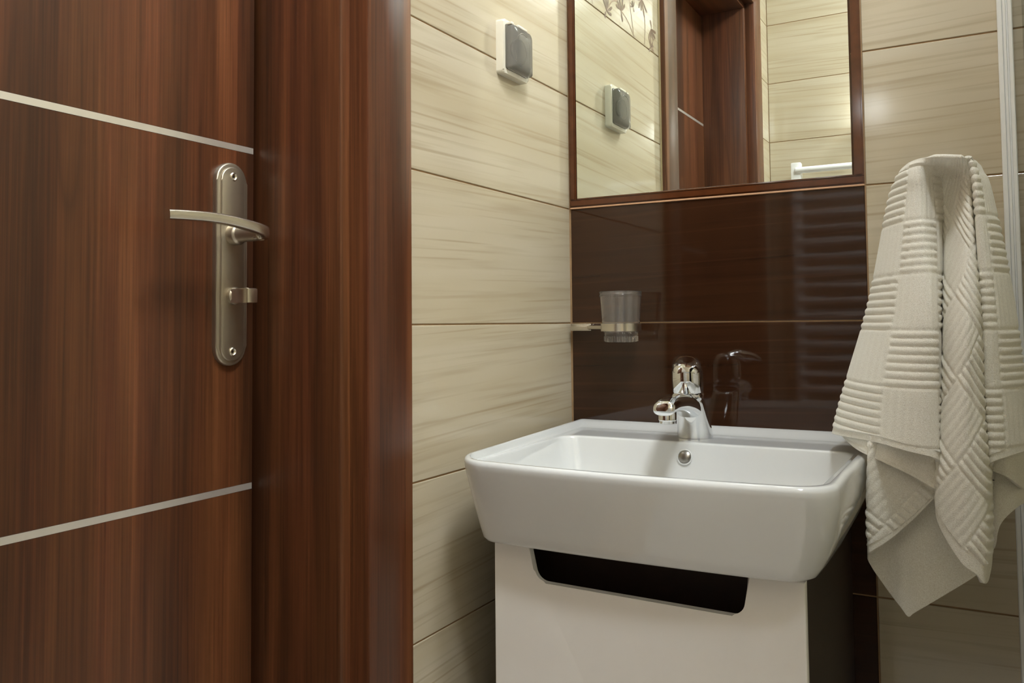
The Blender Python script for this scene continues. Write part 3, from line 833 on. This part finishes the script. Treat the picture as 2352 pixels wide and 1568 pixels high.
PLIES=[[[[0.4674,-0.12,0.8802],[0.4638,-0.15,0.8485]],[[0.5034,-0.21,0.8899],[0.4939,-0.225,0.8416]],[[0.5374,-0.255,0.8904],[0.5272,-0.262,0.8339]],[[0.5661,-0.268,0.8879],[0.5577,-0.272,0.8223]],[[0.5837,-0.266,0.8836],[0.5822,-0.272,0.8092]],[[0.5875,-0.22,0.8637],[0.5872,-0.22,0.8078]]],[[[0.5133,-0.2,0.8572],[0.5088,-0.2,0.8033],[0.5071,-0.205,0.7179]],[[0.5119,-0.25,0.863],[0.5073,-0.25,0.801],[0.5061,-0.25,0.7241]],[[0.531,-0.245,0.8635],[0.5298,-0.25,0.8029],[0.5304,-0.25,0.7432]],[[0.5571,-0.25,0.8605],[0.5556,-0.25,0.8101],[0.5558,-0.25,0.7691]],[[0.5825,-0.245,0.8514],[0.5816,-0.245,0.8214],[0.5827,-0.245,0.7996]],[[0.5896,-0.21,0.8421],[0.5888,-0.21,0.8165],[0.5896,-0.21,0.7961]]],[[[0.5126,-0.2,0.8303],[0.5081,-0.2,0.7765],[0.5052,-0.2,0.7096]],[[0.5081,-0.225,0.8335],[0.5033,-0.225,0.7649],[0.5018,-0.225,0.7099]],[[0.5275,-0.22,0.8289],[0.5227,-0.22,0.7451],[0.5208,-0.22,0.6774]],[[0.5428,-0.22,0.8269],[0.5396,-0.225,0.7326],[0.5375,-0.225,0.6576]],[[0.5514,-0.22,0.8254],[0.548,-0.225,0.7285],[0.5448,-0.225,0.6486]],[[0.5589,-0.22,0.8244],[0.5556,-0.225,0.7314],[0.5525,-0.225,0.6548]],[[0.5837,-0.215,0.8219],[0.5815,-0.22,0.7414],[0.5795,-0.22,0.6746]],[[0.62,-0.21,0.8239],[0.6178,-0.21,0.7534],[0.6152,-0.21,0.701]],[[0.6296,-0.2,0.8231],[0.6277,-0.2,0.7624],[0.6261,-0.2,0.712]]],[[[0.6311,-0.215,0.8655],[0.6326,-0.215,0.8281]],[[0.6413,-0.225,0.8673],[0.64,-0.225,0.8262]],[[0.6544,-0.22,0.8723],[0.654,-0.22,0.8192]],[[0.6702,-0.19,0.8748],[0.6678,-0.19,0.8035]],[[0.6791,-0.15,0.8709],[0.674,-0.15,0.7982]]],[[[0.6208,-0.19,0.862],[0.6207,-0.19,0.7851],[0.621,-0.19,0.724]],[[0.6367,-0.195,0.8635],[0.6356,-0.195,0.7874],[0.6352,-0.195,0.7309]],[[0.6456,-0.195,0.864],[0.6445,-0.195,0.8033],[0.6436,-0.195,0.7605]],[[0.6611,-0.185,0.8637],[0.6597,-0.185,0.818],[0.6584,-0.185,0.7776]],[[0.6758,-0.16,0.8615],[0.6735,-0.16,0.8203],[0.6714,-0.16,0.7833]]]]
UB = [-1.3, -.9, -.12, .5, .95, 1.35, 1.7, 2.2, 2.5, 2.75, 2.86, 2.95, 3.2, 3.5, 4.1, 4.75, 5.2]
VB = [-.35, 0.0, .55, 2.32, 3.75, 4.4, 5.05]
def sheet(ctrl, ns, nt):
    """ctrl[col][row] -> (ns, nt, 3) surface"""
    c = np.array(ctrl, float)
    a = catmull(c, np.linspace(0, len(c) - 1, ns))
    b = catmull(np.swapaxes(a, 0, 1), np.linspace(0, c.shape[1] - 1, nt))
    return np.swapaxes(b, 0, 1)
def normals(P):
    du = np.gradient(P, axis=0); dv = np.gradient(P, axis=1)
    n = np.cross(du, dv)
    n /= np.linalg.norm(n, axis=2, keepdims=True) + 1e-12
    return np.where(n[..., 1:2] > 0, -n, n) if False else n
def ribs(U, V, pitch=7.0):
    """basket weave: blocks of level ribs alternate with blocks of upright ribs"""
    iu, iv = np.floor(U), np.floor(V)
    odd = np.mod(iu + iv, 2) > .5
    fu, fv = U - iu, V - iv
    edge = np.minimum(np.minimum(fu, 1 - fu), np.minimum(fv, 1 - fv))
    fade = np.clip(edge / .05, 0, 1)
    h1 = np.abs(np.sin(np.pi * fv * pitch)) ** .7
    h2 = .3 * np.abs(np.sin(np.pi * fu * pitch)) ** .8
    return np.where(odd, h1, h2 + .4) * (.45 + .55 * fade)
def add_sheet(bm, P):
    ns, nt = P.shape[:2]
    vv = [[bm.verts.new(P[i, j]) for j in range(nt)] for i in range(ns)]
    for i in range(ns - 1):
        for j in range(nt - 1):
            bm.faces.new((vv[i][j], vv[i + 1][j], vv[i + 1][j + 1], vv[i][j + 1]))
def thicken(P, h, th=.004):
    """front surface raised by h along the normal, back surface th behind: closed slab"""
    n = normals(P)
    # normals look towards the camera side (-y) on average
    if n[..., 1].mean() > 0:
        n = -n
    return P + n * h[..., None], P - n * th
def slab(bm, P, h, th=.004):
    Fp, Bk = thicken(P, h, th)
    ns, nt = P.shape[:2]
    f = [[bm.verts.new(Fp[i, j]) for j in range(nt)] for i in range(ns)]
    b = [[bm.verts.new(Bk[i, j]) for j in range(nt)] for i in range(ns)]
    for i in range(ns - 1):
        for j in range(nt - 1):
            bm.faces.new((f[i][j], f[i + 1][j], f[i + 1][j + 1], f[i][j + 1]))
            bm.faces.new((b[i][j], b[i][j + 1], b[i + 1][j + 1], b[i + 1][j]))
    def side(a0, a1, b0, b1):
        bm.faces.new((a0, a1, b1, b0))
    for i in range(ns - 1):
        side(f[i][0], f[i + 1][0], b[i][0], b[i + 1][0]); side(f[i + 1][nt - 1], f[i][nt - 1], b[i + 1][nt - 1], b[i][nt - 1])
    for j in range(nt - 1):
        side(f[0][j + 1], f[0][j], b[0][j + 1], b[0][j]); side(f[ns - 1][j], f[ns - 1][j + 1], b[ns - 1][j], b[ns - 1][j + 1])

NS, NT_ = 330, 400
Pf = sheet(FRONT, NS, NT_)
cu = catmull(np.array(UB)[:, None], np.linspace(0, len(UB) - 1, NS))[:, 0]
U = np.repeat(cu[:, None], NT_, 1)
# level of the weave follows the drop below the fold
V = (1.185 - Pf[..., 2]) / .0655
# the middle fold hangs on the bias
ci = np.linspace(0, len(UB) - 1, NS)
wb_ = np.clip((ci - 5.2) / .3, 0, 1) * np.clip((11.3 - ci) / .3, 0, 1)
wb_ = (wb_ > .5)[:, None] * np.ones((1, NT_))
a = math.radians(42)
Ur = math.cos(a) * (U - 2.2) + math.sin(a) * (V - 4.4) + .5
Vr = -math.sin(a) * (U - 2.2) + math.cos(a) * (V - 4.4) + .35
H = np.where(wb_ > .5, ribs(Ur, Vr), ribs(U, V))
hem = np.clip((np.linspace(1, 0, NT_) * 6 * .7) , 0, 1)[None, :] ** 0.5
plain_hem = (np.linspace(0, 1, NT_)[None, :] > .965)
H = np.where(plain_hem, .25, H)
H = H * np.clip(np.linspace(0, 1, NT_)[None, :] / .05, 0.3, 1)
tw = B()
slab(tw, Pf, H * .0026, .004)
for k, (ctrl, ns, nt, amp, rot) in enumerate(zip(PLIES, (90, 130, 130, 80, 90), (60, 130, 130, 60, 90), (.0014, .0024, .0, 0, 0), (0, 40, 0, 0, 0))):
    P = sheet(ctrl, ns, nt)
    Up = (P[..., 0] + 1) / .0655; Vp = (1.185 - P[..., 2]) / .0655
    a = math.radians(rot)
    Hh = ribs(math.cos(a) * Up + math.sin(a) * Vp, -math.sin(a) * Up + math.cos(a) * Vp) if amp else np.zeros(P.shape[:2])
    Hh = np.where(np.linspace(0, 1, nt)[None, :] > .94, .3, Hh)
    slab(tw, P, Hh * amp, .0035)
towel = obj('towel', tw, M['terry'], None, 180, origin=(.59, -.2, .62))
tag(towel, 'white ribbed terry towel hanging in folds right of the basin', 'towel')
